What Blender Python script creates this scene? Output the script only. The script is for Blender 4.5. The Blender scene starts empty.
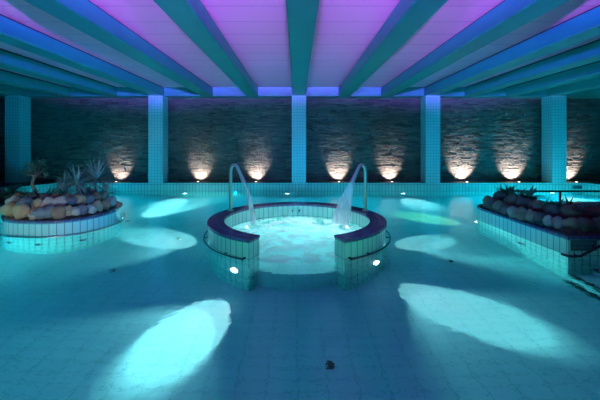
import bpy, bmesh, math, random
from mathutils import Vector, Matrix, noise
PI = math.pi
random.seed(7)
S = bpy.context.scene
C = S.collection

# ------------------------------------------------------------------ materials
def new_mat(name):
    m = bpy.data.materials.new(name); m.use_nodes = True
    nt = m.node_tree
    b = nt.nodes.get('Principled BSDF')
    return m, nt, b

def plain(name, col, rough=.5, metal=0, spec=.5, noise_amt=0, noise_scale=8, bump=0, bump_scale=30, emit=None, estr=0):
    m, nt, b = new_mat(name)
    b.inputs['Base Color'].default_value = (*col, 1)
    b.inputs['Roughness'].default_value = rough
    b.inputs['Metallic'].default_value = metal
    b.inputs['Specular IOR Level'].default_value = spec
    if emit:
        b.inputs['Emission Color'].default_value = (*emit, 1)
        b.inputs['Emission Strength'].default_value = estr
    if noise_amt or bump:
        tc = nt.nodes.new('ShaderNodeTexCoord')
    if noise_amt:
        n = nt.nodes.new('ShaderNodeTexNoise'); n.inputs['Scale'].default_value = noise_scale
        n.inputs['Detail'].default_value = 5
        nt.links.new(tc.outputs['Object'], n.inputs['Vector'])
        r = nt.nodes.new('ShaderNodeValToRGB')
        r.color_ramp.elements[0].position = .3; r.color_ramp.elements[1].position = .7
        r.color_ramp.elements[0].color = (*[c*(1-noise_amt) for c in col], 1)
        r.color_ramp.elements[1].color = (*[min(1, c*(1+noise_amt)) for c in col], 1)
        nt.links.new(n.outputs['Fac'], r.inputs['Fac'])
        nt.links.new(r.outputs['Color'], b.inputs['Base Color'])
    if bump:
        n = nt.nodes.new('ShaderNodeTexNoise'); n.inputs['Scale'].default_value = bump_scale
        n.inputs['Detail'].default_value = 4
        nt.links.new(tc.outputs['Object'], n.inputs['Vector'])
        bp = nt.nodes.new('ShaderNodeBump'); bp.inputs['Strength'].default_value = bump
        bp.inputs['Distance'].default_value = .02
        nt.links.new(n.outputs['Fac'], bp.inputs['Height'])
        nt.links.new(bp.outputs['Normal'], b.inputs['Normal'])
    return m

def tiles(name, c1, c2, grout, w, h, mortar=.005, rough=.25, spec=.4, offset=0.0):
    """ceramic tiles laid in UV metres"""
    m, nt, b = new_mat(name)
    uv = nt.nodes.new('ShaderNodeUVMap')
    br = nt.nodes.new('ShaderNodeTexBrick')
    br.offset = offset; br.squash = 1
    br.inputs['Scale'].default_value = 1
    br.inputs['Color1'].default_value = (*c1, 1)
    br.inputs['Color2'].default_value = (*c2, 1)
    br.inputs['Mortar'].default_value = (*grout, 1)
    br.inputs['Mortar Size'].default_value = mortar
    br.inputs['Mortar Smooth'].default_value = .1
    br.inputs['Bias'].default_value = 0
    br.inputs['Brick Width'].default_value = w
    br.inputs['Row Height'].default_value = h
    nt.links.new(uv.outputs['UV'], br.inputs['Vector'])
    nt.links.new(br.outputs['Color'], b.inputs['Base Color'])
    b.inputs['Roughness'].default_value = rough
    b.inputs['Specular IOR Level'].default_value = spec
    bp = nt.nodes.new('ShaderNodeBump'); bp.invert = True
    bp.inputs['Strength'].default_value = .3; bp.inputs['Distance'].default_value = .004
    nt.links.new(br.outputs['Fac'], bp.inputs['Height'])
    nt.links.new(bp.outputs['Normal'], b.inputs['Normal'])
    return m

def island_mat(name, cols, rough=.85, nscale=20, bump=.6, spec=.25):
    """natural stone: every separate stone of the mesh takes its own tone"""
    m, nt, b = new_mat(name)
    g = nt.nodes.new('ShaderNodeNewGeometry')
    r = nt.nodes.new('ShaderNodeValToRGB'); r.color_ramp.interpolation = 'LINEAR'
    els = r.color_ramp.elements
    for i, c in enumerate(cols):
        p = i/(len(cols)-1)
        e = els[i] if i < 2 and len(cols) == 2 else (els[0] if i == 0 else (els[-1] if i == len(cols)-1 else els.new(p)))
        e.position = p; e.color = (*c, 1)
    nt.links.new(g.outputs['Random Per Island'], r.inputs['Fac'])
    tc = nt.nodes.new('ShaderNodeTexCoord')
    n = nt.nodes.new('ShaderNodeTexNoise'); n.inputs['Scale'].default_value = nscale; n.inputs['Detail'].default_value = 6
    nt.links.new(tc.outputs['Object'], n.inputs['Vector'])
    mx = nt.nodes.new('ShaderNodeMix'); mx.data_type = 'RGBA'; mx.blend_type = 'MULTIPLY'
    mx.inputs['Factor'].default_value = .6
    nt.links.new(r.outputs['Color'], mx.inputs[6]); nt.links.new(n.outputs['Fac'], mx.inputs[7])
    nt.links.new(mx.outputs[2], b.inputs['Base Color'])
    bp = nt.nodes.new('ShaderNodeBump'); bp.inputs['Strength'].default_value = bump; bp.inputs['Distance'].default_value = .02
    nt.links.new(n.outputs['Fac'], bp.inputs['Height']); nt.links.new(bp.outputs['Normal'], b.inputs['Normal'])
    b.inputs['Roughness'].default_value = rough; b.inputs['Specular IOR Level'].default_value = spec
    return m

M = {}
M['floor_tile'] = tiles('pool floor tile', (.40,.69,.73), (.375,.665,.705), (.24,.53,.58), .25, .125, .006, .3)
M['wall_tile'] = tiles('pool wall tile', (.30,.66,.62), (.26,.60,.56), (.06,.21,.22), .105, .21, .006, .2)
M['rim_tile'] = tiles('dark rim tile', (.05,.05,.15), (.04,.04,.12), (.10,.11,.24), .105, .15, .007, .25, .5)
M['column_tile'] = tiles('column tile', (.26,.60,.62), (.24,.57,.59), (.14,.34,.36), .095, .095, .006, .3)
M['coping'] = tiles('coping tile', (.30,.45,.46), (.27,.42,.43), (.1,.16,.18), .105, .21, .007, .25)
M['deck'] = plain('deck stone', (.06,.06,.065), .6, noise_amt=.3)
M['beam'] = plain('beam paint', (.008,.21,.19), .45, noise_amt=.06, noise_scale=3)
M['gap'] = plain('shadow gap', (.01,.01,.012), .9)
M['ceiling'] = tiles('ceiling board', (.82,.29,.42), (.79,.28,.405), (.42,.15,.21), 40, .55, .008, .6, .2)
M['stone_wall'] = island_mat('ledger stone', [(.10,.105,.105), (.19,.18,.17), (.13,.135,.14), (.22,.205,.185), (.08,.085,.085)])
M['plaster'] = plain('dark plaster', (.06,.10,.13), .8)
M['steel'] = plain('brushed steel', (.50,.53,.52), .36, 1.0)
M['rail'] = plain('rail steel', (.42,.46,.48), .3, 1.0)
M['dark_rail'] = plain('dark rail', (.03,.035,.04), .4, .6)
M['soil'] = plain('planting soil', (.035,.026,.02), .95, noise_amt=.5, noise_scale=14, bump=.9, bump_scale=25)
M['black'] = plain('black plastic', (.012,.014,.016), .5)
M['inlet'] = plain('dark inlet', (.03,.06,.055), .5)
M['plaque'] = plain('plaque', (.02,.07,.085), .4)
M['plaque_mark'] = plain('plaque lettering', (.055,.15,.16), .5)
M['lens'] = plain('lamp lens', (.8,.9,.95), .3, emit=(.85,.97,1), estr=14)
M['lens_dim'] = plain('dim lens', (.45,.6,.62), .3)
M['uplens'] = plain('uplight lens', (.9,.85,.8), .3, emit=(1,.82,.64), estr=8)
M['leaf'] = plain('dark leaf', (.08,.13,.075), .5, noise_amt=.4, noise_scale=12)
M['spiky'] = plain('grey green blade', (.19,.23,.20), .55, noise_amt=.35, noise_scale=10)
M['trunk'] = plain('bark', (.16,.11,.075), .9, noise_amt=.4, noise_scale=30, bump=.6, bump_scale=60)
M['red_leaf'] = plain('red leaf', (.22,.035,.02), .5)
STONE = {
 'tan': plain('tan stone', (.40,.29,.15), .8, noise_amt=.25, noise_scale=9, bump=.4),
 'pale grey': plain('pale grey stone', (.42,.36,.27), .8, noise_amt=.22, noise_scale=9, bump=.4),
 'slate blue': plain('slate blue stone', (.15,.17,.17), .75, noise_amt=.25, noise_scale=9, bump=.3),
 'brown': plain('brown stone', (.27,.165,.09), .8, noise_amt=.3, noise_scale=9, bump=.4),
 'dark grey': plain('dark grey stone', (.13,.125,.125), .8, noise_amt=.3, noise_scale=9, bump=.4),
}

def water_mat():
    m, nt, b = new_mat('pool water')
    nt.nodes.remove(b)
    out = [n for n in nt.nodes if n.type == 'OUTPUT_MATERIAL'][0]
    gl = nt.nodes.new('ShaderNodeBsdfGlass')
    gl.inputs['Color'].default_value = (.93, .985, 1, 1)
    gl.inputs['Roughness'].default_value = .05
    gl.inputs['IOR'].default_value = 1.333
    tc = nt.nodes.new('ShaderNodeTexCoord')
    n1 = nt.nodes.new('ShaderNodeTexNoise'); n1.inputs['Scale'].default_value = 2.2; n1.inputs['Detail'].default_value = 3
    n1.inputs['Distortion'].default_value = .6
    nt.links.new(tc.outputs['Object'], n1.inputs['Vector'])
    bp = nt.nodes.new('ShaderNodeBump'); bp.inputs['Strength'].default_value = .35; bp.inputs['Distance'].default_value = .03
    n2 = nt.nodes.new('ShaderNodeTexNoise'); n2.inputs['Scale'].default_value = 14; n2.inputs['Detail'].default_value = 2
    nt.links.new(tc.outputs['Object'], n2.inputs['Vector'])
    b2 = nt.nodes.new('ShaderNodeBump'); b2.inputs['Strength'].default_value = .22; b2.inputs['Distance'].default_value = .02
    nt.links.new(n2.outputs['Fac'], b2.inputs['Height'])
    nt.links.new(n1.outputs['Fac'], bp.inputs['Height'])
    nt.links.new(b2.outputs['Normal'], bp.inputs['Normal'])
    nt.links.new(bp.outputs['Normal'], gl.inputs['Normal'])
    nt.links.new(gl.outputs['BSDF'], out.inputs['Surface'])
    va = nt.nodes.new('ShaderNodeVolumeAbsorption')
    va.inputs['Color'].default_value = (.17, .82, .81, 1); va.inputs['Density'].default_value = .62
    nt.links.new(va.outputs[0], out.inputs['Volume'])
    return m
M['water'] = water_mat()

def foam_mat(name, lo, hi, scale, amt, stretch=(1,1,1), transl=.5):
    """white water: air bubbles, patchy"""
    m, nt, b = new_mat(name)
    nt.nodes.remove(b)
    out = [n for n in nt.nodes if n.type == 'OUTPUT_MATERIAL'][0]
    tc = nt.nodes.new('ShaderNodeTexCoord')
    mp = nt.nodes.new('ShaderNodeMapping'); mp.inputs['Scale'].default_value = stretch
    nt.links.new(tc.outputs['Object'], mp.inputs['Vector'])
    n = nt.nodes.new('ShaderNodeTexNoise'); n.inputs['Scale'].default_value = scale
    n.inputs['Detail'].default_value = 6; n.inputs['Distortion'].default_value = .8
    nt.links.new(mp.outputs['Vector'], n.inputs['Vector'])
    mr = nt.nodes.new('ShaderNodeMapRange'); mr.inputs['From Min'].default_value = lo; mr.inputs['From Max'].default_value = hi
    mr.inputs['To Min'].default_value = 0; mr.inputs['To Max'].default_value = amt
    nt.links.new(n.outputs['Fac'], mr.inputs['Value'])
    d = nt.nodes.new('ShaderNodeBsdfDiffuse'); d.inputs['Color'].default_value = (.85,.9,.92,1)
    t = nt.nodes.new('ShaderNodeBsdfTranslucent'); t.inputs['Color'].default_value = (.85,.92,.95,1)
    ad = nt.nodes.new('ShaderNodeMixShader'); ad.inputs[0].default_value = transl
    nt.links.new(d.outputs[0], ad.inputs[1]); nt.links.new(t.outputs[0], ad.inputs[2])
    tr = nt.nodes.new('ShaderNodeBsdfTransparent')
    mx = nt.nodes.new('ShaderNodeMixShader')
    nt.links.new(mr.outputs[0], mx.inputs[0]); nt.links.new(tr.outputs[0], mx.inputs[1]); nt.links.new(ad.outputs[0], mx.inputs[2])
    nt.links.new(mx.outputs[0], out.inputs['Surface'])
    return m
M['foam'] = foam_mat('bubbling foam', .42, .60, 3.4, .9)
M['jet'] = foam_mat('falling water', .1, .6, 9, .8, (1,1,.12))

# ------------------------------------------------------------------ mesh helpers
class MB:
    def __init__(s): s.v=[]; s.f=[]; s.uv=[]; s.sm=[]
    def face(s, pts, uvs=None, smooth=False):
        i=len(s.v); s.v += [tuple(p) for p in pts]
        s.f.append(tuple(range(i,i+len(pts)))); s.uv.append(uvs or [(0,0)]*len(pts)); s.sm.append(smooth)
    def grid(s, rows, closed=False, smooth=True, uvf=None):
        """rows of points -> shared-vertex quads"""
        i0=len(s.v); n=len(rows[0])
        for r in rows: s.v += [tuple(p) for p in r]
        for a in range(len(rows)-1):
            for b in range(n if closed else n-1):
                b2=(b+1)%n
                s.f.append((i0+a*n+b, i0+a*n+b2, i0+(a+1)*n+b2, i0+(a+1)*n+b))
                s.uv.append([uvf(a,b),uvf(a,b+1),uvf(a+1,b+1),uvf(a+1,b)] if uvf else [(0,0)]*4); s.sm.append(smooth)
    def box(s, lo, hi, bev=0):
        x0,y0,z0=lo; x1,y1,z1=hi
        P=lambda *a: a
        s.face([(x0,y0,z0),(x1,y0,z0),(x1,y0,z1),(x0,y0,z1)],[(x0,z0),(x1,z0),(x1,z1),(x0,z1)])
        s.face([(x1,y1,z0),(x0,y1,z0),(x0,y1,z1),(x1,y1,z1)],[(x1,z0),(x0,z0),(x0,z1),(x1,z1)])
        s.face([(x1,y0,z0),(x1,y1,z0),(x1,y1,z1),(x1,y0,z1)],[(y0,z0),(y1,z0),(y1,z1),(y0,z1)])
        s.face([(x0,y1,z0),(x0,y0,z0),(x0,y0,z1),(x0,y1,z1)],[(y1,z0),(y0,z0),(y0,z1),(y1,z1)])
        s.face([(x0,y0,z1),(x1,y0,z1),(x1,y1,z1),(x0,y1,z1)],[(x0,y0),(x1,y0),(x1,y1),(x0,y1)])
        s.face([(x0,y1,z0),(x1,y1,z0),(x1,y0,z0),(x0,y0,z0)],[(x0,y1),(x1,y1),(x1,y0),(x0,y0)])
    def tube(s, path, rad, n=10, closed=False, caps=True):
        path=[Vector(p) for p in path]; m=len(path)
        rr = rad if isinstance(rad,(list,tuple)) else [rad]*m
        rows=[]; up=None
        for i,p in enumerate(path):
            if closed: t=(path[(i+1)%m]-path[i-1]).normalized()
            else: t=(path[min(i+1,m-1)]-path[max(i-1,0)]).normalized()
            if up is None:
                up = Vector((0,0,1)) if abs(t.z)<.9 else Vector((1,0,0))
            a=(up-t*up.dot(t)).normalized(); up=a; b=t.cross(a)
            rows.append([p+(a*math.cos(2*PI*k/n)+b*math.sin(2*PI*k/n))*rr[i] for k in range(n)])
        if closed: rows.append(rows[0])
        s.grid(rows, closed=True)
        if caps and not closed:
            s.face(list(reversed(rows[0]))); s.face(rows[-1])
    def lathe(s, c, axis, prof, n=20):
        """prof: list of (radius, distance along axis)"""
        c=Vector(c); ax=Vector(axis).normalized()
        a=ax.orthogonal().normalized(); b=ax.cross(a)
        rows=[[c+ax*d+(a*math.cos(2*PI*k/n)+b*math.sin(2*PI*k/n))*r for k in range(n)] for r,d in prof]
        s.grid(rows, closed=True, smooth=False)
        s.face(rows[-1])
        s.face(list(reversed(rows[0])))
    def build(s, name, mat, parent=None, merge=False):
        me=bpy.data.meshes.new(name); me.from_pydata(s.v,[],s.f)
        ul=me.uv_layers.new(name='UVMap')
        k=0
        flat=[c for u in s.uv for xy in u for c in xy]
        ul.data.foreach_set('uv', flat)
        me.polygons.foreach_set('use_smooth', s.sm)
        me.materials.append(mat); me.update()
        o=bpy.data.objects.new(name, me); C.objects.link(o)
        if parent: o.parent=parent
        return o

def tag(o, label=None, cat=None, group=None, kind=None):
    if label: o['label']=label
    if cat: o['category']=cat
    if group: o['group']=group
    if kind: o['kind']=kind
    return o
def empty(name, loc=(0,0,0)):
    o=bpy.data.objects.new(name,None); C.objects.link(o); o.location=loc; o.empty_display_size=.1
    return o
def cat_rom(pts, per=6, closed=True):
    out=[]; n=len(pts)
    rng = range(n) if closed else range(n-1)
    for i in rng:
        g=lambda k: Vector(pts[k%n]) if closed else Vector(pts[max(0,min(n-1,k))])
        p0,p1,p2,p3=g(i-1),g(i),g(i+1),g(i+2)
        for k in range(per):
            t=k/per
            out.append(.5*((2*p1)+(p2-p0)*t+(2*p0-5*p1+4*p2-p3)*t*t+(3*p1-p0-3*p2+p3)*t**3))
    if not closed: out.append(Vector(pts[-1]))
    return out
def wall_strip(mb, pts, z0, z1, closed=False, flip=False, smooth=False):
    pts=[Vector((p[0],p[1])) for p in pts]
    n=len(pts); L=0
    for i in range(n if closed else n-1):
        a,b=pts[i],pts[(i+1)%n]; l=(b-a).length
        q=[(a.x,a.y,z0),(b.x,b.y,z0),(b.x,b.y,z1),(a.x,a.y,z1)]
        u=[(L,z0),(L+l,z0),(L+l,z1),(L,z1)]
        if flip: q.reverse(); u.reverse()
        mb.face(q,u); L+=l
def offset_loop(pts, d):
    """inward offset of a counter-clockwise loop"""
    n=len(pts); out=[]
    for i in range(n):
        a,b,c=pts[i-1],pts[i],pts[(i+1)%n]
        t=((b-a).normalized()+(c-b).normalized())
        t=t.normalized() if t.length>1e-6 else (c-b).normalized()
        nrm=Vector((-t.y,t.x)); 
        k=max(.5,abs(nrm.dot(Vector((-(b-a).normalized().y,(b-a).normalized().x)))))
        out.append(b+nrm*d/k)
    return out
def band(mb, outer, inner, z, closed=True):
    n=len(outer); L=0
    for i in range(n if closed else n-1):
        a,b,c,d=outer[i],outer[(i+1)%n],inner[(i+1)%n],inner[i]
        l=(Vector(b[:2])-Vector(a[:2])).length; w=(Vector(a[:2])-Vector(d[:2])).length
        mb.face([(a[0],a[1],z),(b[0],b[1],z),(c[0],c[1],z),(d[0],d[1],z)],[(L,0),(L+l,0),(L+l,w),(L,w)]); L+=l

ZF=-.95     # pool floor
ZC=.265     # coping of the pool edge
ZR=.25      # rim of the islands
YW=10.2     # far pool edge
YB=10.85    # stone wall face
ZB=3.125    # underside of the beams
ZT=3.42     # ceiling boards

# ------------------------------------------------------------------ the setting
POOL=[(-7.85,YW),(-8.35,8.4),(-8.35,1.2),(9.5,1.2),(9.5,9.7),(9.4,YW)]
mb=MB(); mb.box((-8.6,1.0,ZF-.1),(9.7,YW+.1,ZF)); tag(mb.build('floor',M['floor_tile']),'tiled pool floor under the water','floor',kind='structure')
for nm,a,b in (('wall_back_pool',5,0),('wall_left_pool',0,2),('wall_front_pool',2,3),('wall_right_pool',3,5)):
    seq=[POOL[5],POOL[0]] if nm=='wall_back_pool' else POOL[a:b+1]
    mb=MB(); wall_strip(mb,seq,ZF,ZC)
    # outward thickness and top
    n=len(seq); cx,cy=.5,5.5
    outp=[]
    for i,p in enumerate(seq):
        d={'wall_back_pool':(0,.12),'wall_left_pool':(-.12,0),'wall_front_pool':(0,-.12),'wall_right_pool':(.12,0)}[nm]
        outp.append((p[0]+d[0],p[1]+d[1]))
    L=0
    for i in range(n-1):
        l=(Vector(seq[i+1])-Vector(seq[i])).length
        mb.face([(*seq[i],ZC),(*seq[i+1],ZC),(*outp[i+1],ZC),(*outp[i],ZC)],[(L,0),(L+l,0),(L+l,.12),(L,.12)]); L+=l
    wall_strip(mb,outp,ZF,ZC,flip=True)
    tag(mb.build(nm,M['wall_tile']),kind='structure')
# deck around the pool
mb=MB()
for lo,hi in (((-11.5,YW+.12,.05),(11.5,YB+.15,ZC-.003)),((-11.5,-4,.05),(-8.47,YW+.12,ZC-.003)),((9.62,-4,.05),(11.5,YW+.12,ZC-.003)),((-8.47,-4,.05),(9.62,1.08,ZC-.003))):
    mb.box(lo,hi)
mb.face([(-8.47,8.4,ZC-.004),(-7.97,YW+.0,ZC-.004),(-7.85,YW+.13,ZC-.004),(-8.6,YW+.13,ZC-.004)])
tag(mb.build('floor_deck',M['deck']),kind='structure')
# stone wall: courses of split ledger stone
mb=MB(); rng=random.Random(3)
z=ZC-.01
while z<ZB+.02:
    h=rng.choice((.03,.036,.042,.05,.06)); x=-11.5-rng.random()*.3
    while x<11.5:
        w=rng.uniform(.10,.40); y=YB-rng.uniform(0,.04)
        g=.004; x1=min(x+w,11.55)
        j=lambda: rng.uniform(-.008,.008)
        zz0,zz1=z+g*.5,z+h-g*.5
        F=[(x+g,y+j(),zz0),(x1-g,y+j(),zz0),(x1-g,y+j(),zz1),(x+g,y+j(),zz1)]
        Bk=[(p[0],YB+.06,p[2]) for p in F]
        # rough split face with a raised middle
        mid=((x+x1)/2+rng.uniform(-.25,.25)*w, y-rng.uniform(.002,.016), (zz0+zz1)/2+rng.uniform(-.3,.3)*h)
        i=len(mb.v); mb.v += F+Bk+[mid]
        for q in ((0,1,8),(1,2,8),(2,3,8),(3,0,8),(1,0,4,5),(2,1,5,6),(3,2,6,7),(0,3,7,4)):
            mb.f.append(tuple(i+k for k in q)); mb.uv.append([(0,0)]*len(q)); mb.sm.append(False)
        x+=w
    z+=h
wb=tag(mb.build('wall_back',M['stone_wall']),'dark split stone wall behind the pool','wall',kind='structure')
mb=MB(); mb.box((-11.6,YB+.05,0),(11.6,YB+.25,ZT)); tag(mb.build('wall_back_core',M['plaster']),kind='structure')
mb=MB(); mb.box((-11.7,-4,0),(-11.5,YB+.2,ZT)); tag(mb.build('wall_left',M['plaster']),kind='structure')
mb=MB(); mb.box((11.5,-4,0),(11.7,YB+.2,ZT)); tag(mb.build('wall_right',M['plaster']),kind='structure')
mb=MB(); mb.box((-11.7,1.4,ZT),(11.7,YB+.25,ZT+.12)); tag(mb.build('ceiling',M['ceiling']),'boarded ceiling between the beams','ceiling',kind='structure')
mb=MB(); mb.box((-11.5,10.32,ZB),(11.5,YB+.06,ZT)); tag(mb.build('trim_1',M['beam']),kind='structure')

# ceiling beams
BX=[-9.2,-7.7,-6.13,-4.59,-2.98,-1.485,.065,1.57,2.97,4.39,5.74,7.1,8.45,9.8]
ordw=['first','second','third','fourth','fifth','sixth','seventh']
for i,x in enumerate(BX):
    k=i-6
    if k==0: lab='blue green ceiling beam running over the middle column'
    elif k<0: lab=f'blue green ceiling beam, {ordw[-k-1]} to the left of the middle beam'
    else: lab=f'blue green ceiling beam, {ordw[k-1]} to the right of the middle beam'
    w=.39/2; b=.018
    root=empty('ceiling_beam',(x,10.3,ZB))
    mb=MB()
    prof=[(-w,ZT-.036-ZB),(-w,b),(-w+b,0),(w-b,0),(w,b),(w,ZT-.036-ZB)]
    y0,y1=-8.9,.015
    rows=[[(px,y0,pz) for px,pz in prof],[(px,y1,pz) for px,pz in prof]]
    mb.grid(rows,closed=True,smooth=False)
    mb.face([rows[0][k2] for k2 in range(6)]); mb.face([rows[1][5-k2] for k2 in range(6)])
    mb.build('timber',M['beam'],root)
    mb=MB(); mb.box((-w+.03,y0+.02,ZT-.038-ZB),(w-.03,y1-.02,ZT-ZB-.001)); mb.build('shadow_gap',M['gap'],root)
    tag(root,lab,'beam','ceiling beams',kind='thing')
# columns
CXS=[-9.32,-4.63,.065,4.45,8.58]
CL=['tiled column furthest left, beside the left end of the pool','tiled column standing between the first and second uplights from the left','brightly lit tiled column in the middle behind the whirlpool',
    'tiled column right of the middle one, behind the water spout','tiled column furthest right, behind the railing']
for x,l in zip(CXS,CL):
    mb=MB(); mb.box((x-.235,YW+.003,ZC),(x+.235,YW+.45,ZB)); o=mb.build('column',M['column_tile'])
    tag(o,l,'column','tiled columns along the stone wall',kind='thing')

# ------------------------------------------------------------------ water
mb=MB(); ob=[(x+(.012 if x>0 else -.012),y+(.012 if y>5 else -.012)) for x,y in POOL]
# POOL runs counter-clockwise seen from above
mb.grid([[(x,y,ZF-.012) for x,y in ob],[(x,y,0) for x,y in ob]],closed=True,smooth=False)
mb.face([(x,y,0) for x,y in ob]); mb.face([(x,y,ZF-.012) for x,y in reversed(ob)])
w=mb.build('pool_water',M['water'])
bm=bmesh.new(); bm.from_mesh(w.data); bmesh.ops.remove_doubles(bm,verts=bm.verts,dist=1e-5); bmesh.ops.recalc_face_normals(bm,faces=bm.faces); bm.to_mesh(w.data); bm.free()
tag(w,'clear turquoise pool water filling the basin','water',kind='stuff')

# ------------------------------------------------------------------ whirlpool
TC=(.0,5.29); RI,RO=1.205,1.465
A0=math.radians(-90+24.5); A1=math.radians(270-24.5)
NS=96
arc=lambda r,a0=A0,a1=A1,n=NS: [Vector((TC[0]+r*math.cos(a0+(a1-a0)*i/n), TC[1]+r*math.sin(a0+(a1-a0)*i/n))) for i in range(n+1)]
tub=tag(empty('whirlpool',(0,0,0)),'round tiled whirlpool ring with dark rim, open at the front','whirlpool')
po,pi=arc(RO-.012),arc(RI+.012)
loop=po+list(reversed(pi))
mb=MB(); wall_strip(mb,loop,ZF,ZR-.03,closed=True); mb.build('tiled_wall',M['wall_tile'],tub)
mb=MB(); a,b=arc(RO),arc(RI); band(mb,a,b,ZR,closed=False)
wall_strip(mb,a+list(reversed(b)),ZR-.035,ZR,closed=True); band(mb,b,a,ZR-.035,closed=False)
mb.build('rim',M['rim_tile'],tub)
# raised floor of the whirlpool
mb=MB(); zf=-.52
disc=[Vector((TC[0]+(RI+.08)*math.cos(2*PI*i/72),TC[1]+(RI+.08)*math.sin(2*PI*i/72))) for i in range(72)]
mb.face([(p.x,p.y,zf) for p in disc],[(p.x,p.y) for p in disc]); wall_strip(mb,disc,ZF,zf,closed=True)
mb.build('basin_floor',M['floor_tile'],tub)
rr=arc(RO+.05,A0+.05,A1-.05)
mb=MB(); mb.tube([(p.x,p.y,.012) for p in rr],.011,8)
for i in range(4,97,11):
    p=rr[i]; d=(Vector(TC)-p).normalized(); q=p+d*.1
    mb.tube([(p.x,p.y,.012),(q.x,q.y,.012)],.009,6)
e0,e1=rr[0],rr[-1]
for e in (e0,e1):
    d=(Vector(TC)-e).normalized(); q=e+d*.1; mb.tube([(e.x,e.y,.012),(q.x,q.y,.012)],.014,8)
mb.build('grab_rail',M['dark_rail'],tub)
def fixture(pos, nrm, parent, name='underwater_lamp', lit=True, r=.075):
    """round niche lamp: steel ring with a lens"""
    nrm=Vector(nrm).normalized(); p=Vector(pos)
    mb=MB(); mb.lathe(p-nrm*.02,nrm,[(r,0),(r,.03),(r*.8,.036),(r*.8,.02)],18)
    f=mb.build(name,M['rail'],parent)
    mb=MB(); mb.lathe(p-nrm*.01,nrm,[(r*.79,0),(r*.79,.034),(r*.4,.042)],18)
    mb.build('lens',M['lens'] if lit else (M['black'] if lit is False else M['lens_dim']),f)
    return f
def spot(name, pos, aim, power, col, ang=95, blend=.35, rad=.004):
    l=bpy.data.lights.new(name,'SPOT'); l.energy=power; l.color=col; l.spot_size=math.radians(ang); l.spot_blend=blend
    l.shadow_soft_size=rad
    o=bpy.data.objects.new(name,l); C.objects.link(o); o.location=pos
    o.rotation_euler=Vector(aim).to_track_quat('-Z','Y').to_euler()
    return o
CYAN=(1.0,.88,.86); 
def lamp_pair(p, n, wide, target, narrow, col=CYAN, wang=88, nang=46):
    # one underwater projector: wide stray light and the concentrated beam
    spot('underwater_spot',p,n,wide*.5,col,wang,.5)
    if target: spot('underwater_beam',p,Vector((target[0],target[1],ZF))-Vector(p),narrow*1.5,(1,.76,.74) if col==CYAN else col,nang,1.0)
    if target: spot('underwater_core',p,Vector((target[0],target[1],ZF))-Vector(p),narrow*2.2,(1,.62,.60) if col==CYAN else col,nang*.62,1.0)
def ring_lamp(deg, wide, aim, target, narrow, z=-.46):
    a=math.radians(deg); n=Vector((math.cos(a),math.sin(a),0))
    p=Vector((TC[0],TC[1],z))+n*(RO-.012)
    fixture(p,n,tub)
    q=math.radians(aim)
    lamp_pair(p+n*.05,Vector((math.cos(q),math.sin(q),0)),wide,target,narrow)
ring_lamp(-42,190,-53,(1.62,3.78),2900); ring_lamp(-124,190,-119,(-1.05,3.4),1700); ring_lamp(180,150,180,(-2.2,5.65),1700); ring_lamp(0,130,0,(2.05,5.5),1900)
for deg,pw in ((90,330),(35,150),(145,150),(0,90),(180,90)):
    a=math.radians(deg); n=-Vector((math.cos(a),math.sin(a),0))
    p=Vector((TC[0],TC[1],-.34))-n*(RI+.012)
    fixture(p,n,tub,r=.05,lit=None); spot('whirlpool_spot',p+n*.05,n+Vector((0,0,.05)),pw*.40,(1,.92,.90),150,.5)
spot('whirlpool_beam',(TC[0],TC[1]+RI-.05,-.30),(0,-1,-.22),270,(1,.95,.95),46,.8)
for dx in (-.06,.08):
    fixture((TC[0]+dx-.03,TC[1]+RI+.011,.11),(0,-1,0),tub,'nozzle',False,.02)
# bubbling surface
mb=MB(); n=40; rows=[]
for i in range(n+1):
    row=[]
    for k in range(96):
        a=2*PI*k/96; r=((1.43 if abs(a-1.5*PI)<math.radians(23.5) else RI-.005))*i/n
        row.append((TC[0]+r*math.cos(a),TC[1]+r*math.sin(a),-.035+.02*noise.noise((r*4*math.cos(a),r*4*math.sin(a),3))))
    rows.append(row)
mb.grid(rows,closed=True)
tag(mb.build('foam',M['foam']),'white bubbling foam inside the whirlpool ring','foam',kind='stuff')

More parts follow.
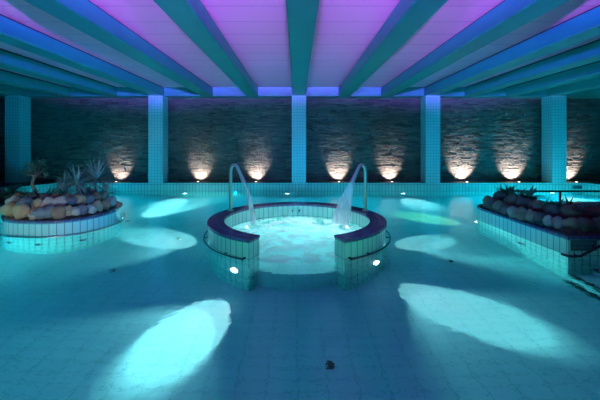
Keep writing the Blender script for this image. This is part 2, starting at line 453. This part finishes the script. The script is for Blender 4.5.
# spouts
def spout(sgn, lab, jetlab, wtop, wbot):
    bx=TC[0]+.02+sgn*1.255; by=5.81
    root=tag(empty('water_spout',(bx,by,ZR)),lab,'water spout','water spouts on the whirlpool rim')
    mb=MB(); H=.86
    path=[(0,0,0),(0,0,.4),(0,0,H-.12)]
    # bend towards the middle of the whirlpool
    R=.075
    for k in range(1,10):
        a=PI*.86*k/9
        path.append((-sgn*(R-R*math.cos(a)),-.25*(R-R*math.cos(a)),H-.12+R*1.5*math.sin(a)))
    lx,ly,lz=path[-1]
    d=Vector((-sgn*.42,-.08,-.9)).normalized()
    for k in (1,2,3): 
        q=Vector((lx,ly,lz))+d*(.06*k); path.append(tuple(q))
    mb.tube(path,.032,14); mb.build('pipe',M['steel'],root)
    end=Vector(path[-1])
    mb=MB(); mb.tube([tuple(end-d*.04),tuple(end+d*.11)],[.036,.042],14); mb.build('nozzle',M['steel'],root)
    mb=MB(); mb.lathe((0,0,0),(0,0,1),[(.062,0),(.062,.012),(.04,.02)],18); mb.build('flange',M['steel'],root)
    # jet
    st=Vector((bx,by,ZR))+end+d*.10
    rows=[]
    N=26; g=9.8; v0=2.2 if wbot>.2 else 1.6
    dv=d*v0
    T=None
    t=0
    pts=[]
    while True:
        p=st+dv*t+Vector((0,0,-.5*g*t*t)); 
        if p.z<-.02: break
        pts.append(p); t+=.012
    side=Vector((.9,-.35*sgn,0)).normalized() if wbot>.2 else Vector((1,0,0))
    m=len(pts)
    for i,p in enumerate(pts):
        f=i/(m-1); wd=wtop+(wbot-wtop)*f; th=.022+.03*f
        s2=side; nn=Vector((-s2.y,s2.x,0))
        rows.append([p+s2*(wd*.5*math.cos(2*PI*k/18))+nn*(th*math.sin(2*PI*k/18))+Vector((0,0,.01*noise.noise((i*.4,k*.7,0)))) for k in range(18)])
    mb=MB(); mb.grid(rows,closed=True)
    tag(mb.build('water_jet',M['jet']),jetlab,'water jet',kind='thing')
    return st
spout(-1,'curved steel spout left on the whirlpool rim with a thin jet','thin stream of water falling from the left steel spout',.05,.10)
spout(1,'curved steel spout right on the whirlpool rim with a wide jet','wide white sheet of water falling from the right steel spout',.07,.36)

# ------------------------------------------------------------------ planters
def planter(name, pts, label, rail_idx, nozzles, marks=True):
    n=len(pts)
    area=sum(pts[i].x*pts[(i+1)%n].y-pts[(i+1)%n].x*pts[i].y for i in range(n))
    if area<0: pts=list(reversed(pts))
    root=tag(empty(name),label,'planter')
    mb=MB(); wall_strip(mb,pts,ZF,ZR-.02,closed=True); mb.build('tiled_wall',M['wall_tile'],root)
    o=offset_loop(pts,-.01); inn=offset_loop(pts,.10)
    mb=MB(); band(mb,o,inn,ZR); wall_strip(mb,o,ZR-.03,ZR,closed=True); wall_strip(mb,inn,ZR-.1,ZR,closed=True,flip=True); mb.build('rim',M['rim_tile'],root)
    i2=offset_loop(pts,.30); i3=offset_loop(pts,.44)
    mb=MB(); mb.grid([[(p.x,p.y,ZR-.04) for p in inn],[(p.x,p.y,ZR+.09) for p in i2],[(p.x,p.y,ZR+.15) for p in i3]],closed=True)
    mb.face([(p.x,p.y,ZR+.15) for p in i3]); mb.build('soil',M['soil'],root)
    return root,pts
LP=cat_rom([(-5.08,5.38),(-4.80,5.12),(-4.43,4.99),(-3.95,4.97),(-3.6,5.16),(-3.43,5.6),(-3.48,6.1),(-3.75,6.65),(-4.3,7.05),(-5,7.3),(-6.2,7.6),(-7.4,7.9),(-8.34,8.0),(-8.34,6.9),(-6.9,6.75),(-5.95,6.3),(-5.4,5.8)],7)
lroot,LPc=planter('island_planter',LP,'rounded white tiled planter with stones and spiky plants, left','', [])
def rail_along(pts, root, z=.015, off=.07, mat='rail', every=9):
    rr=[]
    n=len(pts)
    for i in range(n):
        t=(pts[min(i+1,n-1)]-pts[max(i-1,0)]).normalized(); nr=Vector((t.y,-t.x)); rr.append(pts[i]+nr*off)
    mb=MB(); mb.tube([(p.x,p.y,z) for p in rr],.014,8)
    for i in list(range(2,n,every)):
        t=(pts[min(i+1,n-1)]-pts[max(i-1,0)]).normalized(); nr=Vector((t.y,-t.x))
        mb.tube([(*(rr[i]),z),(*(pts[i]-nr*.01),z)],.009,6)
    return mb.build('grab_rail',M[mat],root)
# front part of the left island: from the back left corner round to the right end
cw=LP
i0=0; seg=[p for p in cat_rom([(-5.4,5.8),(-5.08,5.38),(-4.80,5.12),(-4.43,4.99),(-3.95,4.97),(-3.6,5.16),(-3.43,5.6),(-3.48,6.1),(-3.75,6.65)],7,False)]
rail_along(seg,lroot)
for px,py,nx,ny in ((-4.66,5.06,-.45,-1),(-4.1,4.955,0,-1),(-3.57,5.21,.55,-.8)):
    fixture((px,py,-.45),(nx,ny,0),lroot,'nozzle',False,.07)
RPc=[(3.56,4.1),(3.56,4.6),(3.56,5.2),(3.56,5.7)]
RP=[Vector(p) for p in RPc]+[Vector((4.13-.57*math.cos(a),6.0+.57*math.sin(a))) for a in [PI*k/18 for k in range(1,18)]]+[Vector((4.70,5.9)),Vector((4.70,5.0)),Vector((4.70,4.1))]
rroot,RPo=planter('corner_planter',RP,'angular green tiled planter with dark stones, right beside the steps','',[])
seg=[Vector((4.13-.57*math.cos(a),6.0+.57*math.sin(a))) for a in [PI*k/18 for k in range(9,-1,-1)]]+[Vector((3.56,y)) for y in (5.7,5.4,5.1,4.8,4.5,4.3,4.12)]
rail_along(seg,rroot,off=-.07,every=5)
fixture((3.555,4.95,-.36),(-1,0,0),rroot,'nozzle',False,.075)
# rail round the corner, then rising along the steps
mb=MB(); mb.tube([(3.50,4.13,.015),(3.515,4.06,.015),(3.56,4.03,.015),(3.66,4.03,.02),(3.95,4.03,.17),(4.6,4.03,.52)],.017,8)
for x,z in ((3.64,.02),(4.3,.36)): mb.tube([(x,4.03,z),(x,4.11,z)],.01,6)
mb.build('handrail',M['dark_rail'],rroot)
# depth plaques
def plaque(loc, w, h, label, beside):
    root=tag(empty('plaque',loc),label,'sign')
    mb=MB(); mb.box((-w/2,-.008,-h/2),(w/2,.0,h/2)); mb.build('plate',M['plaque'],root)
    mb=MB(); cw=w*.62/9
    for k in range(9):
        x=-w*.44+k*cw*1.32
        mb.box((x,-.0105,h*.10),(x+cw*.7,-.0075,h*.36))
    for k in (0,1,3,4,5):
        x=-w*.44+k*cw*1.1
        mb.box((x,-.0105,-h*.3),(x+cw*.7,-.0075,-h*.06))
    mb.build('lettering',M['plaque_mark'],root)
    mb=MB(); s=h*.2; x=w*.34; zz=-h*.14
    mb.face([(x-s,-.011,zz+s*.7),(x,-.011,zz-s*.9),(x+s,-.011,zz+s*.7)]); mb.face([(x-s,-.011,zz+s*.7),(x+s,-.011,zz+s*.7),(x+s*.5,-.011,zz+s*1.1),(x-s*.5,-.011,zz+s*1.1)])
    mb.build('symbol',M['black'],root)
plaque((3.765,4.099,.138),.34,.135,'dark plaque with lettering on the end face of the right planter','')
plaque((9.16,YW-.001,.13),.30,.11,'small dark plaque on the far pool edge under the right uplight','')

# parapet behind the right planter with its railing
mb=MB(); mb.box((4.66,6.6,ZF),(9.5,6.8,ZR)); tag(mb.build('wall_parapet',M['wall_tile']),kind='structure')
rl=tag(empty('railing',(4.7,6.7,ZR)),'dark metal railing on the low wall behind the right planter','railing')
mb=MB(); mb.tube([(-.05,0,.235),(4.7,0,.235)],.022,8); mb.build('top_rail',M['dark_rail'],rl)
for x in (.28,.95,2.3,3.6):
    mb=MB(); mb.tube([(x,0,0),(x,0,.235)],.022,8); mb.build('post',M['dark_rail'],rl)
rl=tag(empty('railing',(4.18,4.2,ZR)),'dark metal handrail running along the plants of the right planter','railing')
mb=MB(); mb.tube([(0,-.05,.255),(-.04,1.5,.255),(-.05,2.2,.255),(-.05,2.26,.2),(-.05,2.27,-.02)],.02,8); mb.build('top_rail',M['dark_rail'],rl)
for y in (1.15,0.05):
    mb=MB(); mb.tube([(0,y,-.04),(0,y,.255)],.018,8); mb.build('post',M['dark_rail'],rl)

# steps at the right
st=tag(empty('steps',(3.5,2.4,ZF)),'tiled underwater steps with dark nosings beside the right planter','steps')
for k in range(5):
    x0=.06+.32*k; zt=.19*(k+1)
    mb=MB(); mb.box((x0,-1.15,0),(x0+.33 if k<4 else x0+1.5,1.68,zt)); mb.build('tread',M['floor_tile'],st)
    mb=MB(); mb.box((x0-.006,-1.15,zt-.035),(x0+.05,1.68,zt+.004)); mb.build('nosing',M['black'],st)
mb=MB(); mb.box((-.035,-1.15,.0),(.055,1.68,.012)); mb.build('floor_channel',M['black'],st)

# ------------------------------------------------------------------ stones
def stone_mesh(seed):
    bm=bmesh.new(); bmesh.ops.create_icosphere(bm,subdivisions=3,radius=1)
    r=random.Random(seed); o=Vector((r.uniform(0,50),r.uniform(0,50),r.uniform(0,50)))
    for v in bm.verts:
        n=v.co.normalized()
        v.co=n*(1+.34*noise.noise(n*1.2+o)+.16*noise.noise(n*2.6+o))
    for f in bm.faces: f.smooth=True
    me=bpy.data.meshes.new('stone'); bm.to_mesh(me); bm.free(); return me
SM=[stone_mesh(i) for i in range(8)]
def stone(x,y,z,sx,sy,sz,col,lab,group,k):
    me=SM[k%8].copy(); me.materials.append((SHADED if 'right' in group else STONE)[col])
    o=bpy.data.objects.new('stone',me); C.objects.link(o); o.location=(x,y,z); o.scale=(sx,sy,sz)
    r=random.Random(k*13+5); o.rotation_euler=(r.uniform(-.2,.2),r.uniform(-.25,.25),r.uniform(-.5,.5))
    tag(o,lab,'stone',group); return o
OD=['first','second','third','fourth','fifth','sixth','seventh','eighth','ninth','tenth','eleventh','twelfth','thirteenth','fourteenth','fifteenth','sixteenth']
F=312.; CX=297.; CY=147.5; CZ=1.425
def at(px,Y): return (px-CX)/F*Y
SHADED={k:plain('dusky '+k+' stone',c,.8,noise_amt=.3,noise_scale=9,bump=.4) for k,c in {'tan':(.17,.12,.085),'pale grey':(.19,.165,.15),'slate blue':(.06,.065,.08),'brown':(.12,.075,.055),'dark grey':(.06,.055,.053)}.items()}  # darker copies of the stone colours, painting in the dim light on the right
# (pixel x of the centre, depth, half width m, half height m, colour) along the rim of the left island
front=[(11,5.38,.20,.15,'tan'),(22,5.2,.19,.15,'tan'),(34,5.18,.12,.11,'brown'),(33,5.12,.09,.07,'pale grey'),(42,5.17,.19,.12,'slate blue'),(51,5.2,.16,.13,'slate blue'),(59,5.2,.20,.13,'brown'),
 (68,5.28,.13,.12,'tan'),(75,5.33,.13,.10,'pale grey'),(82,5.42,.15,.12,'dark grey'),(90,5.55,.14,.10,'pale grey'),(97,5.72,.15,.12,'tan'),(104,5.9,.16,.11,'brown'),(111,6.2,.17,.13,'pale grey')]
for i,(px,Y,w,h,c) in enumerate(front):
    stone(at(px,Y),Y,ZR+h*.72,w*.66,w*.62,h*.86,c,f'{c} stone, {OD[i]} from the left along the rim of the left planter','stones in the left planter',i)
back=[(14,5.55,.17,.14,'pale grey'),(26,5.42,.18,.14,'slate blue'),(38,5.42,.15,.13,'tan'),(49,5.45,.17,.14,'pale grey'),(60,5.5,.18,.14,'pale grey'),(70,5.58,.17,.13,'dark grey'),(79,5.68,.18,.14,'tan'),(88,5.82,.16,.13,'slate blue'),(96,6.05,.16,.14,'brown'),(103,6.3,.16,.14,'tan')]
for i,(px,Y,w,h,c) in enumerate(back):
    stone(at(px,Y),Y,ZR+.10+h*.62,w*.68,w*.64,h*.84,c,f'{c} stone, {OD[i]} from the left in the second row of the left planter','stones in the left planter',i+31)
third=[(18,5.85,.16,.13,'brown'),(31,5.75,.17,.13,'pale grey'),(45,5.75,.16,.13,'slate blue'),(56,5.8,.17,.13,'brown'),(67,5.85,.16,.13,'tan'),(77,5.95,.17,.13,'pale grey'),(92,6.2,.16,.13,'dark grey')]
for i,(px,Y,w,h,c) in enumerate(third):
    stone(at(px,Y),Y,ZR+.15+h*.5,w*.68,w*.64,h*.8,c,f'{c} stone, {OD[i]} from the left in the back row of the left planter','stones in the left planter',i+90)
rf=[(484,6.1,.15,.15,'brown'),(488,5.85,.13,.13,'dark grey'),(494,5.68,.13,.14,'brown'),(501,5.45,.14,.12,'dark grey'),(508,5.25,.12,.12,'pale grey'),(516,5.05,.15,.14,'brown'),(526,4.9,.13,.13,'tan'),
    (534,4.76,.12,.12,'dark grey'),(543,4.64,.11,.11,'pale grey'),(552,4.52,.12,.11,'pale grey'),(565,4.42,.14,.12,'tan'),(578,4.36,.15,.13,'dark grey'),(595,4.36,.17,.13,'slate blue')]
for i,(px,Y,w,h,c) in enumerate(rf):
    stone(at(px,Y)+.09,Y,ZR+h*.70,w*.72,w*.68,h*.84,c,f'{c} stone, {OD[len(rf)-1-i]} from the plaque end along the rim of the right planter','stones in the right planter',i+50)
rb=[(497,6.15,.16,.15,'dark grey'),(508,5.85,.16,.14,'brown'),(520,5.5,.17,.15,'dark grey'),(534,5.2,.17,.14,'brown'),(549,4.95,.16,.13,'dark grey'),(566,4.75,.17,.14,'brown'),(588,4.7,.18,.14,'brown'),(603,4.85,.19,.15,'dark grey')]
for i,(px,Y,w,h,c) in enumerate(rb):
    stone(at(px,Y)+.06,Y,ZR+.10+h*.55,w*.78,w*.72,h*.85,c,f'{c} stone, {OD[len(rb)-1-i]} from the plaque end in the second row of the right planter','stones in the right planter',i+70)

# ------------------------------------------------------------------ plants
def blade(mb, base, d, L, w, droop, r, seg=5):
    d=Vector(d).normalized(); p=Vector(base); rows=[]
    side=d.cross(Vector((0,0,1)))
    side=side.normalized() if side.length>.05 else Vector((1,0,0))
    for i in range(seg+1):
        f=i/seg; ww=w*(1-f**1.6)*(.6+.4*min(1,f*4))+.001
        up=side.cross(d).normalized()
        rows.append([p-side*ww*.5, p-up*ww*.18, p+side*ww*.5])
        p=p+d*(L/seg); d=(d+Vector((0,0,-droop/seg))).normalized()
    mb.grid(rows)
def yucca(x,y,h,L,nb,lab,seed,lean=(0,0)):
    r=random.Random(seed)
    root=tag(empty('spiky_plant',(x,y,ZR+.10)),lab,'plant','spiky plants in the left planter')
    top=(lean[0],lean[1],h)
    mb=MB(); mb.tube([(0,0,0),(lean[0]*.4+.01,lean[1]*.4,h*.4),(lean[0]*.8-.01,lean[1]*.8,h*.75),top],[.035,.028,.026,.03],8); mb.build('stem',M['trunk'],root)
    mb=MB()
    for k in range(nb):
        a=r.uniform(0,2*PI); e=r.uniform(-.35,1.35)
        d=(math.cos(a)*math.cos(e),math.sin(a)*math.cos(e),math.sin(e))
        blade(mb,(top[0],top[1],top[2]-r.uniform(0,.08)),d,L*r.uniform(.7,1.1),r.uniform(.028,.042),r.uniform(.2,.9),r)
    mb.build('foliage',M['spiky'],root)
yucca(at(79,6.0),6.0,.40,.46,95,'tall spiky plant on a bare stem in the middle of the left planter',1,(-.03,0))
yucca(at(95,6.25),6.25,.48,.48,95,'tall spiky plant nearest the right end of the left planter',2,(.03,0))
yucca(at(64,6.1),6.1,.24,.40,60,'low spiky plant left of the tall spiky plants',3)
yucca(at(105,6.35),6.35,.2,.36,60,'low drooping spiky plant at the right end of the left planter',4)
def leafy(name,x,y,lab,n,L,w,seed,mat='leaf',group=None,red=0,z=ZR+.13):
    r=random.Random(seed); root=tag(empty(name,(x,y,z)),lab,'plant',group)
    mb=MB(); mb2=MB(); ms=MB()
    for k in range(6):
        a=r.uniform(0,2*PI); q=Vector((math.cos(a)*.10,math.sin(a)*.10,r.uniform(.08,.16)))
        ms.tube([(0,0,0),tuple(q*.6),tuple(q)],[.008,.006,.004],5)
        for j in range(n//6):
            b=r.uniform(0,2*PI); e=r.uniform(-.1,1.1); d=(math.cos(b)*math.cos(e),math.sin(b)*math.cos(e),math.sin(e))
            (mb2 if r.random()<red else mb).__class__
            blade(mb2 if r.random()<red else mb, q*r.uniform(.5,1), d, L*r.uniform(.6,1.1), w*r.uniform(.7,1.2), r.uniform(.3,1.2), r, 4)
    ms.build('stem',M['trunk'],root); mb.build('foliage',M[mat],root)
    if mb2.f: mb2.build('red_leaves',M['red_leaf'],root)['label']='dull red leaves'
leafy('leafy_plant',at(38,5.75),5.75,'low dark leafy plant at the foot of the small crooked tree',48,.26,.06,11)
leafy('leafy_plant',at(52,5.95),5.95,'low dark leafy plant between the crooked tree and the spiky plants',48,.30,.05,12)
leafy('leafy_plant',at(8,6.35),6.35,'bushy dark green plant furthest left behind the tan stones',54,.34,.07,13)
leafy('leafy_plant',at(84,6.4),6.4,'dark bush under the two tall spiky plants',60,.32,.05,14)
leafy('leafy_plant',at(508,6.2),6.2,'dark leafy plant at the rounded far end of the right planter',60,.30,.07,21)
leafy('leafy_plant',at(524,5.8),5.8,'dark leafy plant under the railing end in the right planter',60,.34,.07,22)
leafy('leafy_plant',at(548,5.15),5.15,'low dark plant in the middle of the right planter',42,.2,.04,23)
leafy('leafy_plant',at(566,5.0),5.0,'dark plant with dull red leaves beside the handrail in the right planter',42,.22,.04,24,red=.12)
# small crooked tree
r=random.Random(5); tx=at(35,5.8)
root=tag(empty('crooked_tree',(tx,5.8,ZR+.10)),'small crooked tree with tufted leaves in the left planter','tree')
mb=MB(); tp=[(0.02,0,0),(.03,0,.12),(.0,.0,.24),(-.045,.0,.32),(-.02,0,.42),(.0,0,.48)]
mb.tube([tuple(p) for p in cat_rom(tp,4,False)],.022,8); mb.build('trunk',M['trunk'],root)
tufts=[(-.08,.02,.62),(.03,-.03,.60),(.11,.03,.55),(-.16,.0,.50),(.05,.05,.66),(-.02,-.06,.52),(.16,0,.47)]
for t in tufts:
    mb=MB(); mb.tube([(0,0,.45),((t[0])*.5,t[1]*.5,(t[2]+.44)/2),t],[.012,.008,.005],6); mb.build('branch',M['trunk'],root)
mb=MB()
for t in tufts:
    for k in range(34):
        a=r.uniform(0,2*PI); e=r.uniform(-.6,1.3); d=Vector((math.cos(a)*math.cos(e),math.sin(a)*math.cos(e),math.sin(e)))
        blade(mb,Vector(t)+d*r.uniform(0,.03),d,r.uniform(.05,.10),r.uniform(.016,.028),.5,r,3)
mb.build('foliage',M['leaf'],root)
root.scale=(1.2,1.2,1.18)
mb=MB()
for k in range(10):
    a=r.uniform(0,2*PI); blade(mb,(.05,-.02,.17+.06*r.random()),(math.cos(a),math.sin(a),.6),.06,.03,.3,r,3)
mb.build('red_leaves',M['red_leaf'],root)['label']='reddish leaves low on the trunk'

# ------------------------------------------------------------------ floor inlets
for (x,y),lab in zip(((.29,2.77),(2.35,4.78),(-2.61,4.43),(-2.17,5.79),(-3.77,6.95)),
    ('small dark inlet on the pool floor in front of the whirlpool opening','small dark inlet on the pool floor between whirlpool and right planter','small dark inlet on the pool floor in front of the left planter','small dark inlet on the pool floor in the light left of the whirlpool','small dark inlet on the pool floor behind the left planter tip')):
    root=tag(empty('floor_inlet',(x,y,ZF)),lab,'floor inlet','floor inlets')
    mb=MB(); mb.lathe((0,0,0),(0,0,1),[(.045,0),(.045,.012),(.035,.02)],16); mb.build('flange',M['inlet'],root)
    mb=MB(); mb.lathe((0,0,.018),(0,0,1),[(.027,0),(.022,.03),(.01,.036)],14); mb.build('nozzle',M['inlet'],root)

# ------------------------------------------------------------------ lamps
# underwater lamps of the far pool edge
for px,pw,lab in ((185,30,'glowing underwater lamp on the far pool edge, left of the others'),(287,18,'glowing underwater lamp on the far pool edge, seen between the two spouts'),(403,30,'glowing underwater lamp on the far pool edge right of the water sheet'),(552,30,'underwater lamp on the far pool edge behind the railing')):
    x=at(px,YW); root=tag(empty('pool_lamp',(x,YW,-.5)),lab,'lamp','underwater lamps of the far edge')
    fixture((0,0,0),(0,-1,0),root,'housing')
    lamp_pair((x,YW-.05,-.5),(0,-1,0),pw,(x,9.2) if pw>20 else None,900)
lamp_pair((3.70,6.46,-.45),(-.75,.65,0),25,(3.2,7.0),800,(.8,1,.45))
fixture((3.72,6.42,-.45),(-.75,.65,0),rroot)
lamp_pair((-3.72,6.72,-.45),(.35,.9,0),25,(-3.3,8.3),1300)
fixture((-3.745,6.66,-.45),(.5,.8,0),lroot)
# unseen underwater fill added along the near edge and side edges
for x,pw in ((-6.2,260),(-3.2,22),(1.6,4),(5.5,160)):
    spot('near_edge_fill',(x,1.26,-.45),(0,1,0),pw*.7,(.0,.72,1.0),170,.6,.005)
for y,pw in ((3.5,45),(9.0,45)):
    spot('side_edge_fill',(-8.25,y,-.45),(1,0,0),pw*20,(.0,.72,1.0),165,.6,.005)
spot('side_edge_fill',(9.4,8.4,-.45),(-1,0,0),1200,(.0,.72,1.0),165,.6,.005)

for x in (-6.2,-2.0,1.6,6.4):
    spot('far_edge_fill',(x,YW-.06,-.4),(0,-1,0),650,(.0,.76,1.0),170,.6,.005)  # added fill to brighten the far water, no fixtures here
# added fill beams that brighten the submerged sides of the two planters
spot('near_edge_fill',(-4.3,1.26,-.42),(0,1,.02),900,(1,.9,.9),36,.7)
spot('underwater_spot',(TC[0]+RO+.05,TC[1],-.40),(1,-.22,.05),200,(.8,1,1.0),66,.7)
# uplights along the stone wall
for i,(px,pw) in enumerate(((116,70),(198,100),(256,110),(339,120),(392,110),(467,180),(519,180),(576.5,140))):
    Y=10.52 if i<5 else 10.45; x=at(px,Y)
    root=tag(empty('uplight',(x,Y,ZC)),f'small uplight at the foot of the stone wall, {OD[i]} from the left','uplight','uplights along the stone wall')
    mb=MB(); mb.lathe((0,0,0),(0,0,1),[(.05,-.004),(.05,.006),(.036,.008)],16); mb.build('bezel',M['rail'],root)
    mb=MB(); mb.lathe((0,0,.006),(0,0,1),[(.034,0),(.033,.005),(.02,.006)],16); mb.build('lens',M['uplens'],root)
    spot('uplight_beam',(x,Y,ZC+.03),(0,1,1.0),pw*1.15,(1,.80,.70),86,.55,.02)

# blue violet floodlights out of view behind the camera
for x,pw in ((-1.1,115000),(0,105000),(1.1,115000)):
    spot('violet_flood',(x,-6,2.62),(x*.2,1,.965),pw,(.23,.10,.92),88,.35,.10)
# unseen coloured fill added low over the near deck: far wall, left island, right island
for tx,pw in ((-7,1050),(0,750),(7,1050)):
    spot('deck_fill',(.2,.9,.40),(tx-.2,9.9,2.3),pw*1.2,(.0,.36,1.0),38,.9,.08)
spot('deck_fill',(-3.6,.9,.36),(-.12,1,-.03),260,(.90,.92,.88),34,.7,.08)
spot('deck_fill',(-1.2,.9,.36),(1.02,1,-.03),150,(.0,1.0,.42),34,.7,.08)
spot('deck_fill',(0,.9,.36),(0,1,-.08),110,(.0,1.0,.40),70,.9,.08)

# ------------------------------------------------------------------ world, camera
wd=bpy.data.worlds.new('World'); S.world=wd; wd.use_nodes=True
bg=wd.node_tree.nodes['Background']; bg.inputs['Color'].default_value=(.45,.36,.30,1); bg.inputs['Strength'].default_value=.03
cam=bpy.data.cameras.new('Camera'); co=bpy.data.objects.new('Camera',cam); C.objects.link(co)
co.location=(0,0,CZ); co.rotation_euler=(PI/2,0,0); cam.sensor_width=36; cam.lens=36*F/600
cam.shift_x=.005; cam.shift_y=-.0875; cam.clip_start=.05
S.camera=co
vs=S.view_settings; vs.view_transform='Standard'; vs.look='None'; vs.gamma=1; vs.exposure=0; vs.use_curve_mapping=False
S.cycles.use_denoising=True
S.cycles.max_bounces=14; S.cycles.diffuse_bounces=4; S.cycles.transmission_bounces=10; S.cycles.transparent_max_bounces=12
S.cycles.sample_clamp_indirect=4
